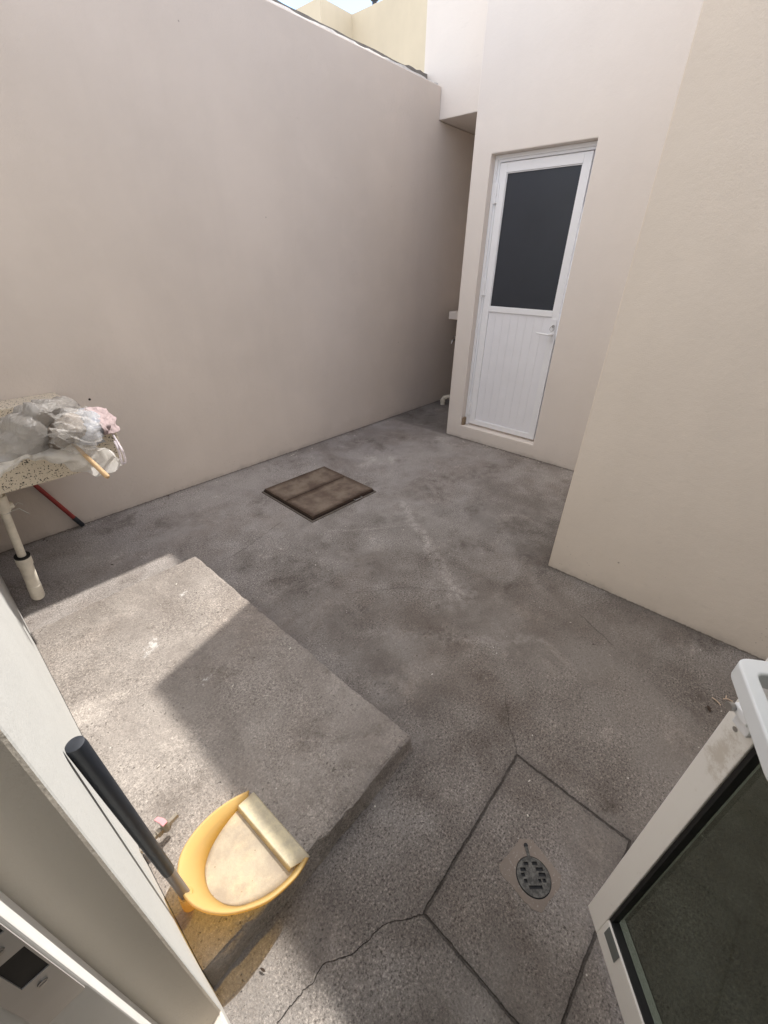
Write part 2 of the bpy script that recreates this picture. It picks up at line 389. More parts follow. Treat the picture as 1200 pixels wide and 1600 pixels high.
# ---------------------------------------------------------------- service building at the back with its metal door
t = empty('service_building', (4, 1, 0), 'pale stucco building at the back with a white metal door and overhanging upper part', 'building')
bm = B()
cells(bm, [-3.2, 1.31, 2.07, 2.23], [-.02, .13, 2.207, 3.58], {(1, 1)}, 3.5, 3.66, 'x')
box(bm, (3.661, 2.085, -.02), (5.1, 2.2295, 3.58)); box(bm, (3.661, -3.2, 3.44), (5.1, 2.084, 3.579))
box(bm, (3.661, -.4, -.02), (5.0, -.25, 3.43)); box(bm, (5.105, -3.2, -.02), (5.25, 3.12, 2.60))
obj('wall', bm, M_back, t, bevel=.006)
bm = B(); box(bm, (4.08, 2.2315, 2.62), (6.2, 3.19, 3.62))
obj('upper_wall', bm, M_back, t, bevel=.006)
# door frame
bm = B(); X0, X1 = 3.575, 3.625
box(bm, (X0, 2.028, .1315), (X1, 2.0685, 2.2055)); box(bm, (X0, 1.3115, .1315), (X1, 1.338, 2.2055))
box(bm, (X0, 1.3385, 2.166), (X1, 2.0275, 2.2055))
box(bm, (X0-.012, 2.045, .1315), (X0-.0005, 2.0685, 2.2055)); box(bm, (X0-.012, 1.3115, .1315), (X0-.0005, 1.322, 2.2055)); box(bm, (X0-.012, 1.3225, 2.182), (X0-.0005, 2.0445, 2.2055))
fr = obj('door_frame', bm, M_alu, t, bevel=.002)
# leaf
d = bpy.data.objects.new('door', None)
bm = B(); Y0, Y1 = 1.344, 2.022; XF, XB = 3.568, 3.606
box(bm, (XF, 1.963, .150), (XB, Y1, 2.158)); box(bm, (XF, Y0, .150), (XB, 1.400, 2.158))
box(bm, (XF, 1.4005, 2.100), (XB, 1.9625, 2.158)); box(bm, (XF, 1.4005, 1.158), (XB, 1.9625, 1.196)); box(bm, (XF, 1.4005, .150), (XB, 1.9625, .196))
lf = obj('door', bm, M_alu, t, bevel=.002)
bm = B(); yy = 1.4005; nb = 8; wv = (1.9625-1.4005)/nb
for i in range(nb): box(bm, (3.578, yy+i*wv+.0005, .1965), (3.598, yy+(i+1)*wv-.0005, 1.1575))
box(bm, (3.583, 1.401, .1966), (3.594, 1.962, 1.1574))
obj('lower_panel', bm, plain('white_grooved_panel', (.83, .84, .88), .4, .5, var=.04, vscale=6), lf, bevel=.0008)
kk = N('dark_frosted_glass', .28, .5); kk.base(kk.mix(kk.noise(3, 3), (.019, .024, .033), (.036, .043, .057))); kk.nrm(kk.bump(kk.noise(260, 2), .25, .001))
bm = B(); box(bm, (3.584, 1.4006, 1.1965), (3.592, 1.9624, 2.0995)); obj('glass_pane', bm, kk.m, lf)
bm = B()
for a, b in (((3.5745, 1.4006, 1.197), (3.583, 1.406, 2.099)), ((3.5745, 1.957, 1.197), (3.583, 1.9624, 2.099)), ((3.5745, 1.4065, 1.197), (3.583, 1.9565, 1.202)), ((3.5745, 1.4065, 2.094), (3.583, 1.9565, 2.099))): box(bm, a, b)
obj('glazing_bead', bm, M_alu, lf)
for zc in (1.98, 1.345, .30):
    bm = B()
    for q in (-.045, 0, .045): tube(bm, [(3.560, 2.0255, zc+q-.020), (3.560, 2.0255, zc+q+.020)], .0085, 12)
    box(bm, (3.5625, 2.006, zc-.065), (3.5675, 2.045, zc+.065)); obj('hinge', bm, M_alu, lf, auto=40)
bm = B(); box(bm, (3.560, 1.354, .985), (3.5675, 1.384, 1.145)); tube(bm, [(3.562, 1.369, 1.035), (3.525, 1.369, 1.035), (3.512, 1.378, 1.035), (3.510, 1.40, 1.035), (3.511, 1.478, 1.040)], [.011, .010, .009, .008, .007], 12)
obj('handle', bm, M_alu, lf, auto=40)
bm = B(); tube(bm, [(3.561, 1.369, 1.095), (3.552, 1.369, 1.095)], .010, 16); tube(bm, [(3.552, 1.369, 1.095), (3.535, 1.369, 1.094)], .004, 8)
ring = [(3.537+.002*math.cos(a), 1.369+.016*math.sin(a), 1.078+.018*math.cos(a)) for a in [2*math.pi*i/20 for i in range(21)]]
tube(bm, ring, .0022, 8, cap=False); obj('key', bm, M_steel, lf, auto=40)
bm = B(); box(bm, (3.515, 2.051, .1305), (3.562, 2.0695, .205)); obj('wooden_shim', bm, plain('old_wood', (.33, .25, .17), .8, .2, var=.3, vscale=50), t, bevel=.002)

# recess fittings
t = empty('wall_shelf', (4.6, 2.6, 1.0), 'short pale concrete shelf deep in the dark recess left of the white metal door', 'shelf')
bm = B(); box(bm, (4.35, 2.232, .972), (5.10, 2.885, 1.05)); obj('slab', bm, M_back, t, bevel=.006)
bm = B(); box(bm, (4.42, 2.235, .86), (4.47, 2.60, .971)); obj('bracket', bm, M_back, t, bevel=.004)
t = empty('garden_tap', (4.6, 2.78, .76), 'small metal tap on a pipe below the shelf in the dark recess', 'tap')
bm = B(); tube(bm, [(5.10, 2.79, .76), (4.36, 2.79, .76), (4.32, 2.79, .755), (4.31, 2.79, .725)], [.011, .011, .012, .010], 12); obj('pipe', bm, M_steel, t, auto=40)
bm = B(); tube(bm, [(4.38, 2.79, .76), (4.38, 2.79, .79)], .009, 10); box(bm, (4.372, 2.758, .789), (4.388, 2.825, .797)); obj('lever', bm, M_steel, t)
t = empty('drain_elbow', (4.3, 2.8, 0), 'little white plastic drain elbow on the floor of the dark recess', 'pipe')
bm = B(); tube(bm, [(4.34, 2.86, -.01), (4.34, 2.86, .06), (4.35, 2.85, .085), (4.38, 2.82, .095), (4.5, 2.70, .098)], .026, 16); obj('elbow', bm, M_pvc, t, auto=50)
bm = B(); tube(bm, [(4.34, 2.86, .035), (4.34, 2.86, .06)], .031, 16); obj('collar', bm, M_pvc, t, auto=50)

# ---------------------------------------------------------------- projecting block on the right
bm = B(); box(bm, (2.08, -4.2, -.02), (3.497, .545, 3.58))
o = obj('projecting_wall', bm, M_right, bevel=.008); tag(o, 'tall beige stucco wall block jutting forward at the right edge, hiding part of the pale building', 'wall')
bm = B(); box(bm, (-.058, -4.2, -.02), (2.077, -4.05, 2.2))
o = obj('side_wall', bm, M_right, bevel=.006); tag(o, 'beige stucco wall closing the patio on the open side beyond the right edge', 'wall')

# ---------------------------------------------------------------- house (camera stands at its doorway)
JY, HY = .392, -.835
t = empty('house', (-.2, 0, 0), 'light stucco house whose doorway frames the bottom left corner, with its glazed door standing open', 'house')
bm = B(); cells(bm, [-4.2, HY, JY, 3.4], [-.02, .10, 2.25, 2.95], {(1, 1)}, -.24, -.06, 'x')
for f_ in bm.faces:   # doorway reveal: same wall paint, copied lighter to offset its shade
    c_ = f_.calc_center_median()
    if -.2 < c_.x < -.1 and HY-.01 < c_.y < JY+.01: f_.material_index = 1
obj('wall', bm, [M_house, stucco('lightened_reveal_stucco', (.70, .64, .56), stain=.08)], t, bevel=.005, seg=2)
bm = B(); cells(bm, [-3.2, 3.4], [-.02, 2.95], set(), -3.4, -3.25, 'x'); box(bm, (-3.24, -3.2, -.02), (-.245, -3.05, 2.95)); box(bm, (-3.24, 3.25, -.02), (-.245, 3.4, 2.95))
obj('interior_wall', bm, plain('white_interior_paint', (.8, .79, .76), .8, .2, var=.02), t)
bm = B(); box(bm, (-3.24, -3.04, .0), (-.245, 3.24, .10)); obj('interior_floor', bm, M_tile, t)
bm = B(); box(bm, (-3.4, -4.2, 2.951), (-.062, 3.4, 3.07)); obj('roof', bm, M_house, t, bevel=.006)
# aluminium door frame: two channels and a head
bm = B()
box(bm, (-.190, .355, .1015), (-.130, JY-.0015, 2.249))
box(bm, (-.205, .378, .1015), (-.1905, JY-.0015, 2.249)); box(bm, (-.232, .350, .1015), (-.206, JY-.0015, 2.249))
box(bm, (-.190, HY+.0015, .1015), (-.130, HY+.037, 2.249)); box(bm, (-.190, HY+.0375, 2.212), (-.130, .3545, 2.249))
fr = obj('door_frame', bm, plain('toned_down_aluminium', (.76, .75, .73), .4, .5, var=.05, vscale=10), t, bevel=.002)  # white aluminium, colour lowered against the sun on its edge
bm = B()
# strike plate with two rectangular openings, lying on the jamb face (normal -Y)
cells(bm, [-.176, -.160, -.1355, -.1335], [.74, .842, .906, .950, 1.01, 1.06], {(1, 1), (1, 3)}, .3525, .3546, 'y')
sp = obj('strike_plate', bm, plain('anodised_grey', (.56, .54, .52), .4, .5, .3, .08), fr)
for z0_, z1_ in ((.8425, .9055), (.9505, 1.0095)):
    bm = B(); box(bm, (-.1598, .3537, z0_), (-.1357, .35385, z1_)); obj('latch_hole_shade', bm, M_dark, fr)  # dark sheet painting the shade inside the opening
for zc in (.824, .928):
    bm = B(); tube(bm, [(-.148, .3525, zc), (-.148, .3508, zc)], .0048, 12); box(bm, (-.1515, .3502, zc-.0007), (-.1445, .3508, zc+.0007)); obj('screw', bm, M_steel, fr, auto=40)
# open glazed leaf ------------------------------------------------
Cx, Cy = .643, -.141
U = Vector((.754, .657, 0)).normalized(); Nn = Vector((-.657, .754, 0)).normalized()
# local leaf axes: u from hinge to free edge, n towards the doorway viewer, z up
ML = Matrix(((U.x, Nn.x, 0, Cx), (U.y, Nn.y, 0, Cy), (0, 0, 1, 0), (0, 0, 0, 1)))
L = 1.02; ZB, ZT = .121, 2.20
k = N('white_aluminium_with_grime', .4, .5)
c = k.mix(k.noise(8, 3), (.86, .83, .79), (.90, .88, .84))
pos0 = ML @ Vector((-.028, 0, .865))
dd = k.vec('LENGTH', k.vec('MULTIPLY', k.vec('SUBTRACT', k.pos, tuple(pos0)), (1, 1, .42)))
dd = k.math('ADD', dd, k.math('MULTIPLY_ADD', k.noise(30, 8, .8), .12, -.055))
c = k.mix(k.math('MULTIPLY', k.step(dd, .034, .008), .40), c, (.34, .25, .15))
c = k.mix(k.math('MULTIPLY', k.step(k.noise(55, 5, .7), .6, .75), .25), c, (.42, .36, .28))
k.base(c); M_leaf = k.m
bm = B(); T = -.040
st, rb_ = .050, .095
box(bm, (-st, T, ZB), (0, 0, ZT), ML); box(bm, (-L, T, ZB), (-L+st, 0, ZT), ML)
box(bm, (-L+st+.0004, T, ZB), (-st-.0004, 0, ZB+rb_), ML); box(bm, (-L+st+.0004, T, ZT-.06), (-st-.0004, 0, ZT), ML)
leaf = obj('door', bm, M_leaf, t, bevel=.0018)
tag(leaf, 'open glazed white aluminium door with dark tinted glass')
k = N('tinted_glass', .05, .5)
tr = k.n('ShaderNodeBsdfTransparent'); tr.inputs[0].default_value = (.50, .535, .485, 1)
gl = k.n('ShaderNodeBsdfGlossy'); gl.inputs['Roughness'].default_value = .03; gl.inputs[0].default_value = (.8, .85, .8, 1)
df = k.n('ShaderNodeBsdfDiffuse'); k.put(df.inputs[0], k.mix(k.noise(14, 5, .7), (.08, .08, .07, 1), (.16, .16, .14, 1)))
geo_ = k.n('ShaderNodeNewGeometry'); ci = k.math('ABSOLUTE', k.vec('DOT_PRODUCT', geo_.outputs['Normal'], geo_.outputs['Incoming']))
fz = k.math('MULTIPLY_ADD', k.math('POWER', k.math('SUBTRACT', 1.0, ci), 5.0), .96, .04)
m1 = k.n('ShaderNodeMixShader'); k.put(m1.inputs[0], .10); k.put(m1.inputs[1], tr.outputs[0]); k.put(m1.inputs[2], df.outputs[0])
m2 = k.n('ShaderNodeMixShader'); k.put(m2.inputs[0], fz); k.put(m2.inputs[1], m1.outputs[0]); k.put(m2.inputs[2], gl.outputs[0]); k.put(k.out.inputs[0], m2.outputs[0])
bm = B(); box(bm, (-L+st-.006, -.0235, ZB+rb_-.006), (-st+.006, -.0215, ZT-.054), ML)
for v in bm.verts: pass
obj('glass_pane', bm, k.m, leaf)
bm = B()
e = .0075
box(bm, (-st-e, -.021, ZB+rb_+.0004), (-st-.0004, -.004, ZT-.0604), ML); box(bm, (-L+st+.0004, -.021, ZB+rb_+.0004), (-L+st+e, -.004, ZT-.0604), ML)
box(bm, (-L+st+e+.0004, -.021, ZB+rb_+.0004), (-st-e-.0004, -.004, ZB+rb_+e), ML)
obj('gasket', bm, M_dark, leaf)
bm = B(); box(bm, (-.110, .0003, ZB+.052), (-.062, .0016, ZB+.0925), ML); obj('bottom_sticker', bm, plain('grey_tape', (.16, .17, .165), .5, .3), leaf)
# lever-like pull loop
def loop(bm, outer, inner, z0, z1, M):
    n = len(outer)
    V = [[bm.verts.new(M @ Vector((*p, z))) for p in r] for z in (z0, z1) for r in (outer, inner)]
    lo_o, lo_i, hi_o, hi_i = V
    for i in range(n):
        j = (i+1) % n
        bm.faces.new((lo_o[i], lo_o[j], hi_o[j], hi_o[i])); bm.faces.new((lo_i[j], lo_i[i], hi_i[i], hi_i[j]))
        bm.faces.new((hi_o[i], hi_o[j], hi_i[j], hi_i[i])); bm.faces.new((lo_o[j], lo_o[i], lo_i[i], lo_i[j]))
def rounded(corners, r, n=6):
    out = []
    m_ = len(corners)
    for i in range(m_):
        p = Vector(corners[i]); a = (Vector(corners[i-1])-p).normalized(); b = (Vector(corners[(i+1) % m_])-p).normalized()
        rr = r[i] if isinstance(r, (list, tuple)) else r
        s = p+a*rr; e_ = p+b*rr
        for q in range(n+1):
            tt = q/n; out.append(tuple((s*(1-tt)**2+p*2*tt*(1-tt)+e_*tt**2)))
    return out
outer = rounded([(-.012, .0005), (-.004, .048), (-.165, .115), (-.205, .0005)], [.006, .018, .025, .006])
inner = rounded([(-.036, .016), (-.031, .040), (-.150, .088), (-.178, .016)], [.006, .012, .016, .006])
bm = B(); loop(bm, outer, inner, 1.022, 1.050, ML)
hd = obj('handle', bm, M_handle, leaf, bevel=.0035, seg=3)
for p in hd.data.polygons: p.use_smooth = False
bm = B(); box(bm, (-.20, .0004, .985), (-.014, .0045, 1.018), ML); tube(bm, [ML @ Vector((-.045, .0045, 1.0)), ML @ Vector((-.045, .0055, 1.0))], .004, 10); obj('handle_plate', bm, M_alu, leaf, bevel=.001)
bm = B(); box(bm, (-.040, .0004, .945), (-.010, .014, .960), ML); box(bm, (-.044, .0004, .925), (-.016, .008, .9448), ML); obj('latch', bm, M_alu, leaf, bevel=.002)
bm = B(); tube(bm, [ML @ Vector((-.012, .0142, .952)), ML @ Vector((-.012, .021, .952))], .0065, 14); obj('lock_cylinder', bm, M_steel, leaf, auto=40)
bm = B(); tube(bm, [ML @ Vector((-.022, .0002, .912)), ML @ Vector((-.022, .0012, .912))], .004, 10); obj('screw', bm, M_steel, leaf, auto=40)
for zc in (.35, 1.2, 2.0):
    bm = B(); p0 = ML @ Vector((-L-.006, -.02, zc-.05)); tube(bm, [p0, p0+Vector((0, 0, .1))], .008, 10); obj('hinge', bm, M_alu, leaf, auto=40)

# ---------------------------------------------------------------- raised concrete slab
SX0, SX1, SY0, SY1, SH = -.0585, .706, .478, 2.02, .083
bm = B()
def grid_face(bm, f, nu, nv):
    V = [[bm.verts.new(f(i/nu, j/nv)) for j in range(nv+1)] for i in range(nu+1)]
    for i in range(nu):
        for j in range(nv): bm.faces.new((V[i][j], V[i+1][j], V[i+1][j+1], V[i][j+1]))
lx, ly = SX1-SX0, SY1-SY0
grid_face(bm, lambda a, b: (SX0+lx*a, SY0+ly*b, SH), 110, 220)
grid_face(bm, lambda a, b: (SX0+lx*a, SY0, SH*b-.012*(1-b)), 110, 14)
grid_face(bm, lambda a, b: (SX0+lx*a, SY1, SH*b-.012*(1-b)), 110, 14)
grid_face(bm, lambda a, b: (SX1, SY0+ly*a, SH*b-.012*(1-b)), 220, 14)
bmesh.ops.remove_doubles(bm, verts=bm.verts, dist=.0005)
for v in bm.verts:
    p = v.co.copy()
    dx = SX1-p.x; dy0 = p.y-SY0; dy1 = SY1-p.y; dz = SH-p.z
    # rounded, chipped arrises
    e = min(max(dx, dz), max(dy0, dz), max(dy1, dz))
    wob = .005*noise.noise(Vector((p.x*3, p.y*3, 1)))+.0035*noise.noise(p*18)+.0022*noise.noise(p*60)
    ins = .006*max(0, 1-e/.012)+max(0, noise.noise(p*14)-.25)*.03*max(0, 1-e/.03)
    if dx < .001: v.co.x += wob-ins
    if dy0 < .001: v.co.y -= wob*1.3-ins-(.010*noise.noise(Vector((p.x*6, 4, p.z*14)))); 
    if dy1 < .001: v.co.y += wob-ins
    if dz < .001: v.co.z += .0022*noise.noise(p*9)+.0016*noise.noise(p*3)+.0009*noise.noise(p*45)-ins*.8
    if dy0 < .001 and dz > .01: v.co.y -= .012*(dz/SH)**2   # splayed foot
o = obj('concrete_slab', bm, M_slab, auto=38); tag(o, 'low raised rectangular concrete slab, half sunlit, against the house wall', 'slab')

# ---------------------------------------------------------------- manhole cover
MC = [at_z(411, 766, .035), at_z(507, 731, .035), at_z(583, 770, .035), at_z(487, 815, .035)]
k = N('rusty_steel', .75, .3); k.b.inputs['Metallic'].default_value = .25
c = k.mix(k.step(k.noise(7, 6, .65), .35, .65), (.13, .095, .074), (.23, .185, .145))
c = k.mix(k.math('MULTIPLY', k.step(k.noise(60, 4, .7), .55, .7), .5), c, (.16, .10, .06))
px_, py_, pz_ = k.sep()
ex = k.math('SUBTRACT', .292, k.math('ABSOLUTE', k.math('SUBTRACT', px_, 1.765))); ey = k.math('SUBTRACT', .290, k.math('ABSOLUTE', k.math('SUBTRACT', py_, 2.205)))
ed = k.math('MINIMUM', ex, k.math('MINIMUM', ey, k.math('ABSOLUTE', k.math('SUBTRACT', py_, 2.228))))
ed = k.math('ADD', ed, k.math('MULTIPLY_ADD', k.noise(25, 6, .75), .05, -.025))
c = k.mix(k.step(ed, .055, .0), c, k.mix(1.0, c, (.42, .36, .33), 'MULTIPLY'))   # grime gathered along rims and seam
k.base(c); k.nrm(k.bump(k.noise(120, 4, .7), .5, .0015)); M_rust = k.m
k = N('dark_rust', .85, .2); k.base(k.mix(k.noise(40, 4), (.022, .015, .012), (.05, .034, .026))); M_rustd = k.m
t = empty('manhole_cover', (1.75, 2.2, 0), 'square rusty steel manhole cover with a seam across it, set in the concrete floor', 'manhole cover')
cx, cy = 1.765, 2.205; hx, hy = .295, .293; ang = R(-1.5)
MM = Matrix.Translation((cx, cy, 0)) @ Matrix.Rotation(ang, 4, 'Z')
bm = B()
def ringbox(bm, a, b, z0, z1, wd, M):
    for q in (((-a, -b, z0), (a, -b+wd, z1)), ((-a, b-wd, z0), (a, b, z1)), ((-a, -b+wd+.0003, z0), (-a+wd, b-wd-.0003, z1)), ((a-wd, -b+wd+.0003, z0), (a, b-wd-.0003, z1))): box(bm, q[0], q[1], M)
ringbox(bm, hx, hy, -.01, .020, .012, MM); obj('frame', bm, M_rustd, t, bevel=.001)
bm = B(); ringbox(bm, hx+.013, hy+.013, -.01, .0075, .0125, MM); obj('outer_rim', bm, plain('worn_steel_angle', (.17, .145, .125), .7, .3, .3, .25, vscale=30), t, bevel=.001)
def sagplate(bm, y0, y1, M):
    nx, ny = 24, 14
    V = []
    for i in range(nx+1):
        row = []
        for j in range(ny+1):
            a, b = i/nx, j/ny
            x = -hx+.006+(2*hx-.012)*a; y = y0+(y1-y0)*b
            zz = .030-.011*math.sin(a*math.pi)*math.sin(b*math.pi)+.0012*noise.noise(Vector((x*9, y*9, 0)))
            row.append(bm.verts.new(M @ Vector((x, y, zz))))
        V.append(row)
    for i in range(nx):
        for j in range(ny): bm.faces.new((V[i][j], V[i+1][j], V[i+1][j+1], V[i][j+1]))
    # skirt
    rim = [V[i][0] for i in range(nx+1)]+[V[nx][j] for j in range(1, ny+1)]+[V[i][ny] for i in range(nx-1, -1, -1)]+[V[0][j] for j in range(ny-1, 0, -1)]
    low = [bm.verts.new(v.co+Vector((0, 0, -.014))) for v in rim]
    for i in range(len(rim)):
        j = (i+1) % len(rim); bm.faces.new((rim[i], low[i], low[j], rim[j]))
bm = B(); sagplate(bm, .026, hy-.006, MM); obj('cover_plate', bm, M_rust, t, auto=35)
bm = B(); sagplate(bm, -hy+.006, .020, MM); obj('cover_plate', bm, M_rust, t, auto=35)
bm = B(); tube(bm, [MM @ Vector((-hx+.02, .023, .026)), MM @ Vector((hx-.02, .023, .026))], .0055, 8); obj('weld_seam', bm, M_rustd, t)
bm = B(); q = hx*.30
tube(bm, [MM @ Vector((q, -hy+.002, .014)), MM @ Vector((q, -hy-.016, .016)), MM @ Vector((q+.07, -hy-.016, .016)), MM @ Vector((q+.07, -hy+.002, .014))], .004, 8); obj('lift_handle', bm, M_steel, t, auto=40)

# ---------------------------------------------------------------- floor drain
t = empty('floor_drain', (.66, -.01, 0), 'round slotted metal floor drain with a short tab in a smooth cement patch', 'drain')
k = N('smooth_cement_patch', .85, .2); k.base(k.mix(k.step(k.noise(150, 3, .7), .58, .70), k.mix(k.noise(18, 5, .6), (.165, .136, .115), (.225, .19, .162)), (.32, .29, .26))); k.nrm(k.bump(k.noise(120, 3), .5, .0015))
patch = [at_z(*p, 0) for p in ((779, 1353), (812, 1311), (832, 1312), (876, 1368), (874, 1388), (846, 1426), (830, 1420), (782, 1365))]
bm = B()
cc = sum(patch, Vector())/len(patch)
pts = []
for i in range(len(patch)):
    a, b = patch[i], patch[(i+1) % len(patch)]
    for s_ in range(10):
        p = a.lerp(b, s_/10); p = p+(p-cc).normalized()*(.003*noise.noise(p*60)); pts.append(p)
lo_ = [bm.verts.new((p.x, p.y, -.004)) for p in pts]; r1 = [bm.verts.new((*(p.xy), .0012)) for p in pts]
CDR = Vector((.6575, -.0155))   # grate centre
RO = .047
def circ(r, z, n=len(pts), off=0): return [bm.verts.new((CDR.x+r*math.cos(a), CDR.y+r*math.sin(a), z)) for a in [off+2*math.pi*i/n for i in range(n)]]
a0 = math.atan2(pts[0].y-CDR.y, pts[0].x-CDR.x)
sgn = 1 if (patch[1]-patch[0]).cross(patch[2]-patch[1]).z > 0 else -1
hi = [bm.verts.new((CDR.x+RO*1.04*math.cos(math.atan2(p.y-CDR.y, p.x-CDR.x)), CDR.y+RO*1.04*math.sin(math.atan2(p.y-CDR.y, p.x-CDR.x)), .0030)) for p in pts]
hi2 = [bm.verts.new((v.co.x, v.co.y, -.004)) for v in hi]
for i in range(len(pts)):
    j = (i+1) % len(pts)
    bm.faces.new((lo_[i], lo_[j], r1[j], r1[i])); bm.faces.new((r1[i], r1[j], hi[j], hi[i])); bm.faces.new((hi[i], hi[j], hi2[j], hi2[i]))
obj('cement_surround', bm, k.m, t, auto=50)
bm = B(); tube(bm, [(CDR.x, CDR.y, .0006), (CDR.x, CDR.y, .0014)], RO*1.03, 48); obj('well_shade', bm, M_dark, t)  # dark disc painting the shade of the pit below the grate
# grate: slotted disc made of cells, slot rows run across the view
k = N('weathered_cast_aluminium', .55, .4); k.b.inputs['Metallic'].default_value = .35
k.base(k.mix(k.step(k.noise(90, 5, .7), .4, .65), (.05, .048, .043), (.125, .12, .108))); k.nrm(k.bump(k.noise(300, 2), .4, .0006))
dirv = (Vector(at_z(850, 1365, 0))-Vector(at_z(818, 1365, 0))).xy.normalized()     # slot direction
perp = Vector((-dirv.y, dirv.x))
if (Vector(at_z(833, 1330, 0)).xy-CDR).dot(perp) < 0: perp = -perp
rows = [(.030, [(-.020, -.006), (.004, .020)]), (.017, [(-.033, -.018), (.012, .032)]), (.004, [(-.034, -.024), (.016, .036)]), (-.009, [(-.030, -.021), (.010, .019), (.023, .032)]), (-.024, [(-.020, .018)])]
bm = B(); nn = 90; h_ = RO/nn*2
def solid(u, v):
    if u*u+v*v > (RO*.985)**2: return False
    for vc, sl in rows:
        if abs(v-vc) < .0042:
            for a, b in sl:
                if a < u < b: return False
    return True
g_ = [[solid((i+.5)*h_-RO, (j+.5)*h_-RO) for j in range(nn)] for i in range(nn)]
cache = {}
def GV(i, j, k_):
    if (i, j, k_) not in cache:
        u, v = i*h_-RO, j*h_-RO
        r = math.hypot(u, v)
        if r > RO*.965: u, v = u/r*RO*.985, v/r*RO*.985
        q = CDR+dirv*u+perp*v
        dome = .0012*(1-(r/RO)**2)
        cache[(i, j, k_)] = bm.verts.new((q.x, q.y, (.0022, .0052+dome)[k_]))
    return cache[(i, j, k_)]
for i in range(nn):
    for j in range(nn):
        if not g_[i][j]: continue
        for k_ in (0, 1): bm.faces.new((GV(i, j, k_), GV(i+1, j, k_), GV(i+1, j+1, k_), GV(i, j+1, k_)))
        for di, dj, e1, e2 in ((-1, 0, (i, j), (i, j+1)), (1, 0, (i+1, j), (i+1, j+1)), (0, -1, (i, j), (i+1, j)), (0, 1, (i, j+1), (i+1, j+1))):
            a, b = i+di, j+dj
            if not (0 <= a < nn and 0 <= b < nn and g_[a][b]): bm.faces.new((GV(*e1, 0), GV(*e2, 0), GV(*e2, 1), GV(*e1, 1)))
q0 = Vector(at_z(826, 1340, 0)).xy; q1 = Vector(at_z(822, 1324, 0)).xy
dt = (q1-q0).normalized(); pt = Vector((-dt.y, dt.x))*.0042
vs = []
for z in (.0022, .0058):
    vs.append([bm.verts.new((*p, z)) for p in (q0-dt*.008-pt, q1-pt, q1+pt, q0-dt*.008+pt)])
bm.faces.new(vs[1]); bm.faces.new(vs[0][::-1])
for i in range(4): bm.faces.new((vs[0][i], vs[0][(i+1) % 4], vs[1][(i+1) % 4], vs[1][i]))
obj('grate', bm, k.m, t)
bm = B(); qq = q1+dt*.004; tube(bm, [(qq.x, qq.y, .0026), (qq.x, qq.y, .0042)], .0062, 16); obj('tab_hole_shade', bm, M_dark, t)  # dark disc standing in for the shade of a hole

# ---------------------------------------------------------------- yellow dustpan leaning on the wall
k = N('yellow_plastic', .45, .4)
k.base(k.mix(k.noise(20, 4), (.88, .71, .35), (.92, .77, .43)))
k.b.inputs['Subsurface Weight'].default_value = 0
tl = k.n('ShaderNodeBsdfTranslucent'); tl.inputs[0].default_value = (.95, .70, .22, 1)
mx = k.n('ShaderNodeMixShader'); k.put(mx.inputs[0], .35); k.put(mx.inputs[1], k.b.outputs[0]); k.put(mx.inputs[2], tl.outputs[0])
tp = k.n('ShaderNodeBsdfTransparent'); tp.inputs[0].default_value = (1, .80, .34, 1); mz = k.n('ShaderNodeMixShader'); k.put(mz.inputs[0], .54); k.put(mz.inputs[1], mx.outputs[0]); k.put(mz.inputs[2], tp.outputs[0]); k.put(k.out.inputs[0], mz.outputs[0]); M_yel = k.m
k = N('dusty_yellow_plastic', .8, .2)
f = k.step(k.noise(14, 6, .65), .35, .65)
c = k.mix(f, (.33, .28, .22), (.43, .37, .28)); c = k.mix(k.math('MULTIPLY', k.step(k.noise(150, 3, .7), .55, .7), .5), c, (.36, .30, .24))
c = k.mix(k.step(k.vor(55).outputs['Distance'], .10, .05), c, (.20, .14, .08))
c = k.mix(k.step(k.noise(5, 10, .75), .46, .60), c, k.mix(1.0, c, (1.25, 1.2, 1.1), 'MULTIPLY')); k.base(c); k.nrm(k.bump(k.noise(160, 3), .4, .0012)); M_yeld = k.m
t = empty('dustpan', (.1, .6, SH), 'yellow long-handled dustpan standing on the slab, its black pole leaning on the house wall', 'dustpan')
# plan outline of the rim (open front from lipR round the back to lipL)
rim = [(.236, .470, .100), (.195, .458, .115), (.146, .456, .135), (.105, .462, .150), (.062, .482, .165), (.030, .505, .175), (.003, .538, .182), (-.014, .575, .186), (-.018, .615, .186), (-.008, .655, .182), (.015, .690, .172), (.052, .714, .160), (.096, .729, .145), (.140, .735, .130), (.185, .734, .114), (.222, .728, .100)]
flo = [(.222, .482), (.185, .474), (.148, .478), (.115, .488), (.085, .503), (.060, .520), (.040, .545), (.028, .575), (.024, .605), (.030, .637), (.045, .663), (.072, .685), (.105, .700), (.140, .710), (.178, .716), (.212, .718)]
def smooth_pts(P, m_=4):
    P = [Vector(p) for p in P]; out = []
    for i in range(len(P)-1):
        p0, p1, p2, p3 = P[max(i-1, 0)], P[i], P[i+1], P[min(i+2, len(P)-1)]
        for s_ in range(m_):
            tt = s_/m_
            out.append(.5*((2*p1)+(p2-p0)*tt+(2*p0-5*p1+4*p2-p3)*tt*tt+(3*p1-p0-3*p2+p3)*tt**3))
    out.append(P[-1]); return out
ri = smooth_pts(rim); fl = smooth_pts([(x, y, SH+.007) for x, y in flo])
bm = B(); th = .003
def shell(rows_):
    V = [[bm.verts.new(p) for p in r] for r in rows_]
    for a, b in zip(V, V[1:]):
        for i in range(len(a)-1): bm.faces.new((a[i], a[i+1], b[i+1], b[i]))
    return V
ctr = Vector((.13, .60, 0))
def outw(p, s_): d_ = (Vector((p.x, p.y, 0))-ctr).normalized(); return p+d_*s_
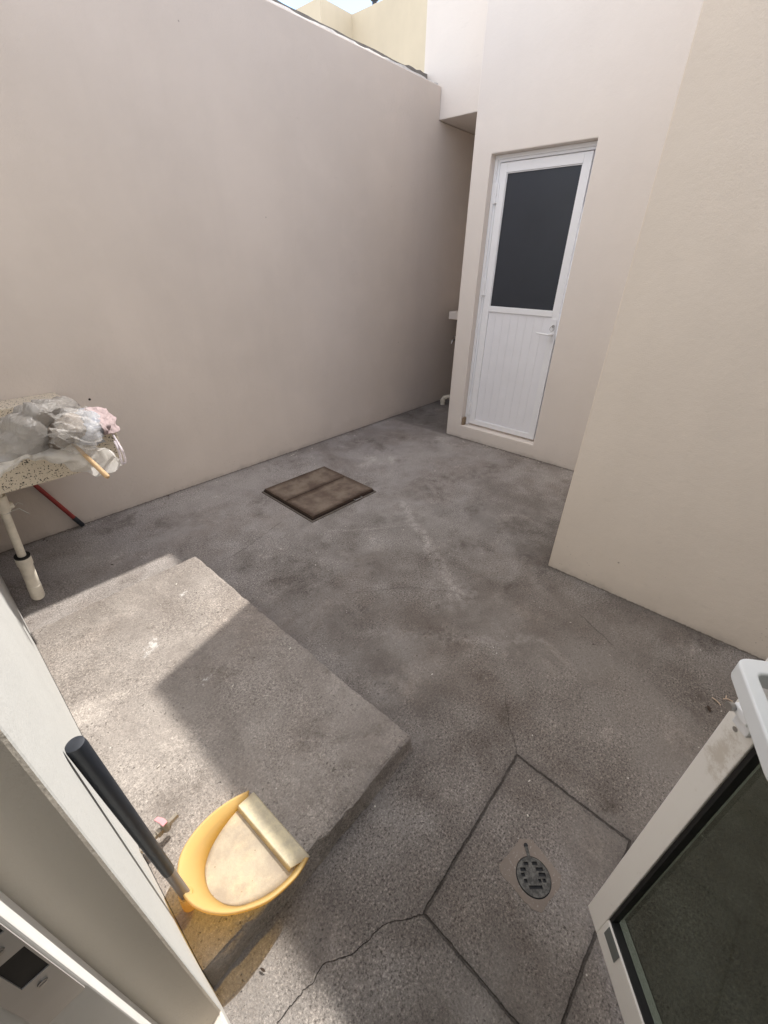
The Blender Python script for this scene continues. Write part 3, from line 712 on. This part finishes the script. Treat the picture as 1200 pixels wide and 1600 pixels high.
flange = [outw(p, .006)+Vector((0, 0, .0)) for p in ri]; flip = [outw(p, .007)+Vector((0, 0, -.007)) for p in ri]
midr = [f_.lerp(r_, .5)+Vector((0, 0, -.004)) for f_, r_ in zip(fl, ri)]
shell([fl, midr, ri, flange, flip])
oo = obj('pan', bm, M_yel, t, smooth=True)
md = oo.modifiers.new('sol', 'SOLIDIFY'); md.thickness = th; md.offset = -1
# floor of the pan
bm = B(); cb = Vector((.12, .60, SH+.0068))
half = len(fl)//2
rows_ = []
lft = fl[:half+1]; rgt = fl[::-1][:half+1]
for a, b in zip(lft, rgt): rows_.append([a.lerp(b, s_/12)+Vector((0, 0, .0006*noise.noise(Vector((a.x*40, s_, 0))))) for s_ in range(13)])
V = [[bm.verts.new(p) for p in r] for r in rows_]
for a, b in zip(V, V[1:]):
    for i in range(12): bm.faces.new((a[i], a[i+1], b[i+1], b[i]))
bmesh.ops.remove_doubles(bm, verts=bm.verts, dist=.0003)
oo = obj('pan_floor', bm, M_yeld, t, smooth=True); md = oo.modifiers.new('sol', 'SOLIDIFY'); md.thickness = .003; md.offset = -1
# ramp at the lip
bm = B()
for (xx, zz) in (): pass
prof = [(.178, SH+.0075), (.184, SH+.0205), (.1865, SH+.0215), (.236, SH+.0035), (.240, SH+.0008)]
rows_ = []
for (xx, zz) in prof:
    tt = (xx-.178)/.062
    y0_ = .482-.014*tt; y1_ = .716+.010*tt
    rows_.append([Vector((xx+.012*(1-s_/10)-.004, y0_+(y1_-y0_)*s_/10, zz)) for s_ in range(11)])
V = [[bm.verts.new(p) for p in r] for r in rows_]
for a, b in zip(V, V[1:]):
    for i in range(10): bm.faces.new((a[i], a[i+1], b[i+1], b[i]))
k = N('grimy_pale_lip', .7, .3); k.base(k.mix(k.step(k.noise(22, 8, .75), .40, .62), (.50, .44, .32), (.64, .56, .38)))
oo = obj('lip', bm, k.m, t, auto=12); md = oo.modifiers.new('sol', 'SOLIDIFY'); md.thickness = .003; md.offset = -1
HB = Vector((-.0195, .612, .150)); HT = Vector((-.0425, .645, .800))
bm = B(); tube(bm, [HB-Vector((0, 0, .045)), HB+Vector((0, 0, .012))], [.019, .0165], 20); obj('socket', bm, M_yel, t, auto=50)
bm = B(); tube(bm, [HB, HB.lerp(HT, .62)], .0118, 20)
k = N('grey_metal_tube', .4, .5); k.b.inputs['Metallic'].default_value = .6; k.base(k.mix(k.noise(9, 3), (.20, .18, .17), (.30, .27, .26)))
hn = obj('handle', bm, k.m, t, auto=50)
bm = B(); G0 = HB.lerp(HT, .22)
tube(bm, [G0, HB.lerp(HT, .24), HB.lerp(HT, .80), HB.lerp(HT, .985), HT, HT+Vector((0, 0, .0015))], [.0125, .0132, .0152, .0158, .0145, .012], 24)
obj('grip', bm, M_black, hn, auto=40)

# ---------------------------------------------------------------- wall tap by the slab
t = empty('garden_tap', (0, .84, .12), 'small brass tap with pink lever, low on the house wall beside the dustpan', 'tap')
k = N('dull_brass', .5, .4); k.b.inputs['Metallic'].default_value = .6; k.base(k.mix(k.noise(80, 4), (.22, .19, .15), (.38, .34, .28)))
A_ = Vector((-.062, .800, .13)); Bp = at_z(277, 1273, .13)
dv = (Bp-A_).normalized(); Lp = (Bp-A_).length
bm = B(); tube(bm, [A_, A_+dv*Lp*.45, A_+dv*Lp*.46, A_+dv*Lp*.56, A_+dv*Lp*.57, A_+dv*Lp*.80, A_+dv*Lp*.81, Bp], [.008, .008, .0125, .0125, .009, .0105, .0085, .0085], 6); obj('pipe', bm, k.m, t)
vb = A_+dv*Lp*.68
bm = B(); tube(bm, [vb-Vector((0, 0, .011)), vb+Vector((0, 0, .014)), vb+Vector((0, 0, .022))], [.012, .011, .006], 12); obj('valve_body', bm, k.m, t, auto=40)
kp = plain('faded_pink_plastic', (.72, .30, .32), .5, .4)
pv = Vector((-dv.y, dv.x, 0))
bm = B()
MT = Matrix.Translation(vb+Vector((0, 0, .022)))
V0 = [bm.verts.new(MT @ (dv*a+pv*b+Vector((0, 0, c)))) for c in (0, .004) for a, b in ((-.007, -.009), (.007, -.008), (.006, .008), (-.002, .026), (-.013, .026), (-.008, .006))]
bm.faces.new(V0[:6][::-1]); bm.faces.new(V0[6:])
for i in range(6): bm.faces.new((V0[i], V0[(i+1) % 6], V0[6+(i+1) % 6], V0[6+i]))
obj('lever', bm, kp, t, bevel=.001)

# ---------------------------------------------------------------- terrazzo laundry sink
k = N('terrazzo', .6, .35)
v = k.vor(125, vec=k.vec('ADD', k.pos, k.vec('SCALE', k.noise(80, 2, col=True), .02)))
chip = k.math('MULTIPLY', k.step(v.outputs['Distance'], .40, .32), k.math('GREATER_THAN', k.n('ShaderNodeSeparateColor').outputs[0], -1))
sc_ = k.n('ShaderNodeSeparateColor'); k.put(sc_.inputs[0], v.outputs['Color'])
chip = k.math('MULTIPLY', k.step(v.outputs['Distance'], .40, .30), k.step(sc_.outputs[0], .42, .46))
v2 = k.vor(230); chip2 = k.math('MULTIPLY', k.step(v2.outputs['Distance'], .30, .22), .7)
c = k.mix(k.noise(6, 4), (.56, .49, .39), (.64, .57, .46))
c = k.mix(chip2, c, (.30, .24, .18)); c = k.mix(chip, c, (.045, .04, .035)); k.base(c); k.nrm(k.bump(k.noise(150, 2), .2, .001)); M_ter = k.m
t = empty('laundry_sink', (.25, 2.5, .7), 'speckled terrazzo laundry sink corner fixed between the house wall and the long stucco wall', 'sink')
bm = B(); cells(bm, [-.0585, .02, .40, .535], [2.065, 2.16, 2.80, 2.982], {(1, 1)}, .700, .845, 'z')
for v_ in bm.verts: pass
bb = obj('basin', bm, M_ter, t, bevel=.005, seg=2)
bm = B(); box(bm, (.021, 2.161, .702), (.399, 2.799, .74)); obj('basin_floor', bm, M_ter, t, bevel=.01)
for q in (2.5, 2.85):
    bm = B(); box(bm, (-.0575, q, .62), (.45, q+.035, .699)); obj('bracket', bm, M_cement, t)
# waste pipe
P0 = Vector((.075, 2.225, .70)); P1 = Vector((.030, 2.330, .035))
pp = lambda a: P0.lerp(P1, a)
bm = B(); tube(bm, [pp(0), pp(.66)], .0165, 20); dp = obj('drain_pipe', bm, M_pvc, t, auto=50)
bm = B(); tube(bm, [pp(.10), pp(.11), pp(.21), pp(.22)], [.024, .0265, .0265, .023], 20)
s1 = pp(.19); tube(bm, [s1+Vector((-.03, -.01, .0)), s1+Vector((.034, .008, 0))], .017, 16); obj('fitting', bm, M_pvc, dp, auto=40)
bm = B(); tube(bm, [pp(.60), pp(.605), pp(.67), pp(.675), pp(.87), pp(.872), pp(.985), pp(1)], [.029, .031, .031, .0275, .0265, .0285, .0285, .025], 24); obj('lower_pipe', bm, M_pvc, dp, auto=40)
bm = B(); tube(bm, [pp(.592), pp(.603)], .0305, 24); obj('rubber_seal', bm, M_dark, dp, auto=40)
bm = B()
wp = [pp(.225)+Vector((.022*math.cos(a), .022*math.sin(a), .003*math.sin(2*a))) for a in [i*.5 for i in range(13)]]+[pp(.23)+Vector((.05, -.01, .004)), pp(.26)+Vector((.075, -.015, -.012))]
tube(bm, wp, .0022, 6); tube(bm, [pp(.225)+Vector((.02, .0, .0)), pp(.21)+Vector((.055, .01, .012)), pp(.235)+Vector((.07, .02, .008))], .0018, 6)
obj('tie_wire', bm, plain('grey_wire', (.5, .49, .46), .5, .4), dp)

# ---------------------------------------------------------------- things on the sink
def cloth(name, ctrl, mat, amp=.012, freq=14, nu=70, nv=50, seed=0, thick=.0012, pleat=None, parent=None):
    "crumpled sheet through a grid of control points"
    rows_ = [smooth_pts(r, 13) for r in ctrl]
    cols = list(zip(*rows_)); cols = [smooth_pts(c_, 13) for c_ in cols]
    bm = B(); V = []
    nu_, nv_ = len(cols), len(cols[0])
    for i in range(nu_):
        row = []
        for j in range(nv_):
            p = cols[i][j]
            a = cols[min(i+1, nu_-1)][j]-cols[max(i-1, 0)][j]; b = cols[i][min(j+1, nv_-1)]-cols[i][max(j-1, 0)]
            nr = a.cross(b); nr = nr.normalized() if nr.length > 1e-9 else Vector((0, 0, 1))
            q = p*freq+Vector((seed, seed*2, 0))
            h = 0
            for kk_ in range(7):
                rr_ = random.Random(seed*31+kk_); dk = Vector((rr_.gauss(0, 1), rr_.gauss(0, 1), rr_.gauss(0, .6))).normalized()
                fk = freq*(.30+.24*kk_); ph = p.dot(dk)*fk+rr_.random()+.55*noise.noise(q*(.35+.12*kk_)+Vector((kk_, 0, 0)))
                tri = abs((ph % 1)-.5)*2; tri = 1-(1-tri)**1.6 if kk_ % 2 else tri**1.5; h += (tri-.5)*1.7/(1+1.1*kk_)*(.5+1.0*max(0, noise.noise(q*.3+Vector((kk_, 7, 7)))+.5))
            jj = Vector((noise.noise(q*1.3+Vector((9, 9, 9))), noise.noise(q*1.3+Vector((1, 5, 2))), 0))*amp*.5
            if pleat:
                tt = j/(nv_-1)*pleat[0]+i/(nu_-1)*pleat[1]+.5*noise.noise(p*7+Vector((seed, 0, 0)))
                h += (abs((tt % 1)-.5)*2-.5)*pleat[2]
            row.append(bm.verts.new(p+nr*amp*h+jj))
        V.append(row)
    for i in range(nu_-1):
        for j in range(nv_-1): bm.faces.new((V[i][j], V[i+1][j], V[i+1][j+1], V[i][j+1]))
    o = obj(name, bm, mat, parent, auto=12)
    if thick:
        md = o.modifiers.new('sol', 'SOLIDIFY'); md.thickness = thick
    return o
def plastic(name, col, alpha, rough=.3):
    k = N(name, rough, .5)
    k.base(k.mix(k.noise(30, 4), tuple(c*.9 for c in col), col))
    tl = k.n('ShaderNodeBsdfTranslucent'); tl.inputs[0].default_value = (*col, 1)
    tr = k.n('ShaderNodeBsdfTransparent')
    m1 = k.n('ShaderNodeMixShader'); k.put(m1.inputs[0], .35); k.put(m1.inputs[1], k.b.outputs[0]); k.put(m1.inputs[2], tl.outputs[0])
    m2 = k.n('ShaderNodeMixShader'); k.put(m2.inputs[0], alpha); k.put(m2.inputs[1], m1.outputs[0]); k.put(m2.inputs[2], tr.outputs[0]); k.put(k.out.inputs[0], m2.outputs[0])
    f1 = k.math('ABSOLUTE', k.math('SUBTRACT', k.noise(14, 3, .6, dist=1.2), .5)); f2 = k.math('ABSOLUTE', k.math('SUBTRACT', k.noise(38, 3, .6, dist=1.5), .5))
    k.nrm(k.bump(k.math('ADD', k.math('MULTIPLY', f1, 2.0), f2), .9, .012))
    return k.m
Z = at_z
M_bagw = plastic('clear_white_plastic', (.88, .86, .83), .34, .14)
M_bagg = plastic('smoky_grey_plastic', (.33, .315, .30), .20, .2)
M_bagb = plastic('blue_grey_plastic', (.50, .52, .58), .12, .13)
M_pink = plain('dusty_pink_cloth', (.36, .285, .285), .9, .1, var=.25, vscale=40, bump=.4)
M_tan = plain('brown_shaded_bag', (.17, .14, .115), .8, .2, var=.3, vscale=20, bump=.5, bscale=40)

# grey bag heaped at the back-left
o = cloth('plastic_bag', [
    [Z(-40, 735, .86), Z(-20, 690, .93), Z(-10, 660, .90), Z(0, 655, .855)],
    [Z(10, 722, .87), Z(20, 680, .95), Z(34, 644, 1.0), Z(40, 640, .87)],
    [Z(45, 712, .87), Z(48, 662, 1.0), Z(56, 632, 1.03), Z(70, 630, .88)],
    [Z(85, 700, .87), Z(85, 662, .97), Z(92, 634, 1.0), Z(108, 624, .88)],
    [Z(120, 690, .86), Z(112, 662, .90), Z(118, 645, .90), Z(125, 638, .86)]], M_bagg, amp=.014, freq=9, seed=2, thick=0, pleat=(2.5, 4, 1.5))
tag(o, 'smoky grey plastic bag heaped at the left on the terrazzo sink', 'plastic bag')
# translucent bag in the middle, its shade painted as dark brown
o = cloth('shaded_plastic_bag', [
    [Z(70, 700, .88), Z(75, 672, .95), Z(80, 655, .93), Z(85, 645, .88)],
    [Z(95, 705, .87), Z(98, 672, .97), Z(102, 650, .96), Z(105, 640, .88)],
    [Z(118, 698, .87), Z(120, 672, .97), Z(122, 652, .95), Z(128, 642, .88)],
    [Z(140, 692, .86), Z(140, 668, .93), Z(140, 652, .91), Z(142, 646, .86)]], M_tan, amp=.014, freq=13, seed=5)
tag(o, 'crumpled translucent bag with brown painted shade between the grey bag and the blue bundle on the sink', 'paper bag')
# blue-grey bundle
o = cloth('plastic_bundle', [
    [Z(112, 690, .865), Z(112, 672, .92), Z(115, 650, .93), Z(125, 640, .87)],
    [Z(128, 696, .865), Z(130, 672, .95), Z(132, 648, .95), Z(136, 638, .87)],
    [Z(146, 698, .865), Z(150, 672, .945), Z(150, 650, .945), Z(148, 640, .87)],
    [Z(163, 690, .862), Z(164, 672, .92), Z(160, 652, .92), Z(156, 642, .865)]], M_bagb, amp=.010, freq=16, seed=11, thick=0, pleat=(.5, 6, 1.2))
tag(o, 'bluish silver plastic bundle crumpled on the right end of the sink', 'plastic bundle')
# pink cloth
o = cloth('rag', [
    [Z(128, 646, .93), Z(136, 640, .92), Z(150, 638, .87)],
    [Z(148, 650, .95), Z(156, 643, .94), Z(166, 642, .87)],
    [Z(160, 668, .94), Z(170, 658, .93), Z(176, 652, .87)],
    [Z(164, 680, .90), Z(180, 676, .885), Z(188, 672, .86)]], M_pink, amp=.009, freq=26, seed=4, thick=.003)
tag(o, 'dusty pink rag draped over the right end of the sink', 'rag')
# clear white bag hanging over the front edge
o = cloth('plastic_bag', [
    [Z(-30, 728, .862), Z(-25, 745, .855), Z(-20, 755, .845), Z(-10, 760, .82)],
    [Z(20, 700, .875), Z(24, 712, .87), Z(30, 722, .855), Z(30, 722, .83)],
    [Z(52, 678, .90), Z(52, 700, .885), Z(60, 715, .862), Z(64, 720, .80)],
    [Z(88, 680, .90), Z(95, 700, .88), Z(105, 718, .85), Z(108, 730, .78)],
    [Z(118, 688, .875), Z(128, 706, .865), Z(138, 728, .82), Z(142, 742, .75)],
    [Z(140, 694, .865), Z(152, 702, .86), Z(168, 720, .81), Z(170, 742, .74)],
    [Z(152, 700, .862), Z(170, 706, .855), Z(186, 716, .82), Z(192, 730, .76)]], M_bagw, amp=.008, freq=12, seed=8, thick=0, pleat=(6, 1.5, 1.9))
tag(o, 'clear white plastic bag hanging over the front edge of the terrazzo sink', 'plastic bag')
# clear film thrown over the brown bag and the bundle
o = cloth('plastic_film', [
    [Z(76, 700, .885), Z(80, 676, .955), Z(88, 654, .97)],
    [Z(88, 700, .885), Z(92, 672, .995), Z(102, 645, .99)],
    [Z(112, 702, .88), Z(114, 672, .995), Z(122, 642, .985)],
    [Z(134, 702, .875), Z(137, 672, .98), Z(138, 636, .975)],
    [Z(152, 690, .875), Z(156, 670, .955), Z(154, 640, .95)]], plastic('clear_film', (.86, .84, .81), .74, .10), amp=.012, freq=14, seed=21, thick=0, pleat=(2, 6, 1.7))
tag(o, 'clear film thrown over the brown bag in the middle of the sink', 'plastic film')
# small twisted strip hanging at the right edge
bm = B()
lp = [Z(177, 680, .87), Z(183, 690, .86), Z(190, 702, .85), Z(194, 712, .82), Z(196, 722, .79), Z(191, 724, .79), Z(188, 712, .82), Z(184, 700, .85), Z(179, 690, .86)]
tube(bm, smooth_pts(lp, 5), .0045, 8); o = obj('plastic_strip', bm, plastic('white_strip_plastic', (.78, .72, .74), .1), smooth=True)
tag(o, 'thin twisted whitish strip looping off the right corner of the sink', 'plastic strip')
bm = B(); a, b = Z(103, 683, .905), Z(169, 746, .80)
tube(bm, [a, a.lerp(b, .3)+Vector((0, 0, .003)), a.lerp(b, .6), a.lerp(b, .97), b], [.0065, .007, .0085, .0095, .006], 10)
o = obj('wooden_stick', bm, M_wood, auto=50); tag(o, 'bare wooden stick lying across the clear bag and poking past the sink edge', 'stick')

# ---------------------------------------------------------------- red broomstick
t = empty('broomstick', (.404, 2.95, 0), 'red broomstick with a black tip leaning on the long wall below the sink', 'broom')
a = Vector((.405, 2.950, .012)); b = Vector((.145, 2.962, .66))
bm = B(); tube(bm, [a.lerp(b, .10), b], .0125, 16); obj('pole', bm, M_redstick, t, auto=50)
bm = B(); tube(bm, [a, a.lerp(b, .01), a.lerp(b, .11), a.lerp(b, .115)], [.010, .0145, .0145, .013], 16); obj('tip', bm, M_black, t, auto=50)

# ---------------------------------------------------------------- neighbour house over the wall
t = empty('neighbour_house', (10, 9, 0), 'cream house with a flat roof showing beyond the top of the long wall', 'house')
bm = B(); poly = [(8.13, 14), (8.13, 9.0), (9.0, 9.0), (9.0, 3.6), (15, 3.6), (15, 14)]
prism(bm, poly, -.02, 5.94); obj('wall', bm, M_neigh, t)
bm = B(); tube(bm, [(9.18, 8.53, 5.93), (9.18, 8.53, 6.10)], .05, 16); tube(bm, [(9.18, 8.53, 6.06), (9.18, 8.53, 6.075), (9.18, 8.53, 6.15), (9.18, 8.53, 6.17)], [.05, .085, .085, .04], 16); tube(bm, [(9.18, 8.53, 5.935), (9.18, 8.53, 5.985)], .085, 16)
obj('roof_vent', bm, M_black, t, auto=40)

# ---------------------------------------------------------------- litter
bm = B(); rnd = random.Random(3)
def chip_(p, s, bm=bm):
    a = rnd.random()*6.28; u = Vector((math.cos(a), math.sin(a), 0)); v = Vector((-u.y, u.x, 0)); l = s*rnd.uniform(.6, 1.6); w_ = s*rnd.uniform(.25, .7)
    vs = [bm.verts.new(p+u*l*q+v*w_*r+Vector((0, 0, h))) for h in (.0005, s*.5) for q, r in ((-1, -.6), (.7, -1), (1, .5), (-.5, 1))]
    for f in ((3, 2, 1, 0), (4, 5, 6, 7), (0, 1, 5, 4), (1, 2, 6, 5), (2, 3, 7, 6), (3, 0, 4, 7)): bm.faces.new([vs[i] for i in f])
for i in range(150):
    x, y = rnd.uniform(-.04, 3.45), rnd.uniform(-.6, 2.95)
    if x > 2.05 and y < .6: continue
    z = SH+.001 if (SX0 < x < SX1-.02 and SY0+.02 < y < SY1) else .0005
    if z < .01 and SX0 < x < SX1+.02 and SY0-.02 < y < SY1+.02: continue
    if .0 < x < .24 and .45 < y < .74: continue
    chip_(Vector((x, y, z)), rnd.choice((.0022, .0028, .0035, .005)))
for i in range(190):
    y = rnd.choice((0, 1))
    p = Vector((rnd.uniform(.1, 3.4), 2.985-rnd.random()**2*.12-.008, .0005)) if y else Vector((3.5-rnd.random()**2*.1-.008, rnd.uniform(.6, 2.25), .0005))
    chip_(p, rnd.choice((.003, .004, .006)))
k = N('mortar_crumbs', .9, .1); k.base(k.ramp(k.noise(7, 2), [(.40, (.08, .06, .05)), (.48, (.30, .26, .22)), (.56, (.60, .56, .50))]))
o = obj('floor_litter', bm, k.m); tag(o, 'tiny mortar crumbs and chips scattered over the patio floor', 'litter', kind='stuff')
# twigs and dried leaf near the open door
kt = plain('dry_twig', (.52, .40, .30), .8, .2); kl = plain('dark_dry_leaf', (.055, .038, .028), .85, .2)
bm = B(); tube(bm, [Z(1113, 1090, .004), Z(1121, 1096, .008), Z(1126, 1102, .003)], .0022, 6); o = obj('twig', bm, kt); tag(o, 'bent pale twig on the floor left of the open door edge', 'twig')
bm = B(); tube(bm, [Z(1130, 1092, .003), Z(1137, 1092, .006), Z(1145, 1096, .003)], .0022, 6); tube(bm, [Z(1134, 1091, .004), Z(1135, 1087, .007)], .002, 6); o = obj('twig', bm, kt); tag(o, 'forked pale twig touching the open door edge by the latch', 'twig')
def leaf(px, py, s, ang, lab, mat):
    bm = B(); c0 = Z(px, py, .002); n = 12
    ps = []
    for i in range(n+1):
        tt = i/n; w_ = math.sin(math.pi*tt)**.8*s*.35*(1+.3*math.sin(i*2.3)); ps.append(((tt-.5)*s*2, w_))
    rows2 = []
    for (l, w_) in ps:
        rows2.append([Vector((l, -w_, .004+.3*w_)), Vector((l, 0, .002)), Vector((l, w_, .003+.4*w_))])
    MR = Matrix.Translation(c0) @ Matrix.Rotation(ang, 4, 'Z')
    V = [[bm.verts.new(MR @ p) for p in r] for r in rows2]
    for a, b in zip(V, V[1:]):
        for i in range(2): bm.faces.new((a[i], a[i+1], b[i+1], b[i]))
    bmesh.ops.remove_doubles(bm, verts=bm.verts, dist=.0001)
    o = obj('dry_leaf', bm, mat, smooth=True); md = o.modifiers.new('s', 'SOLIDIFY'); md.thickness = .0006
    tag(o, lab, 'leaf')
leaf(1107, 1108, .017, .4, 'dark curled dry leaf on the floor just left of the twigs', kl)
leaf(411, 1516, .008, 1.9, 'small dark leaf fragment in the shade below the slab corner by the dustpan', kl)
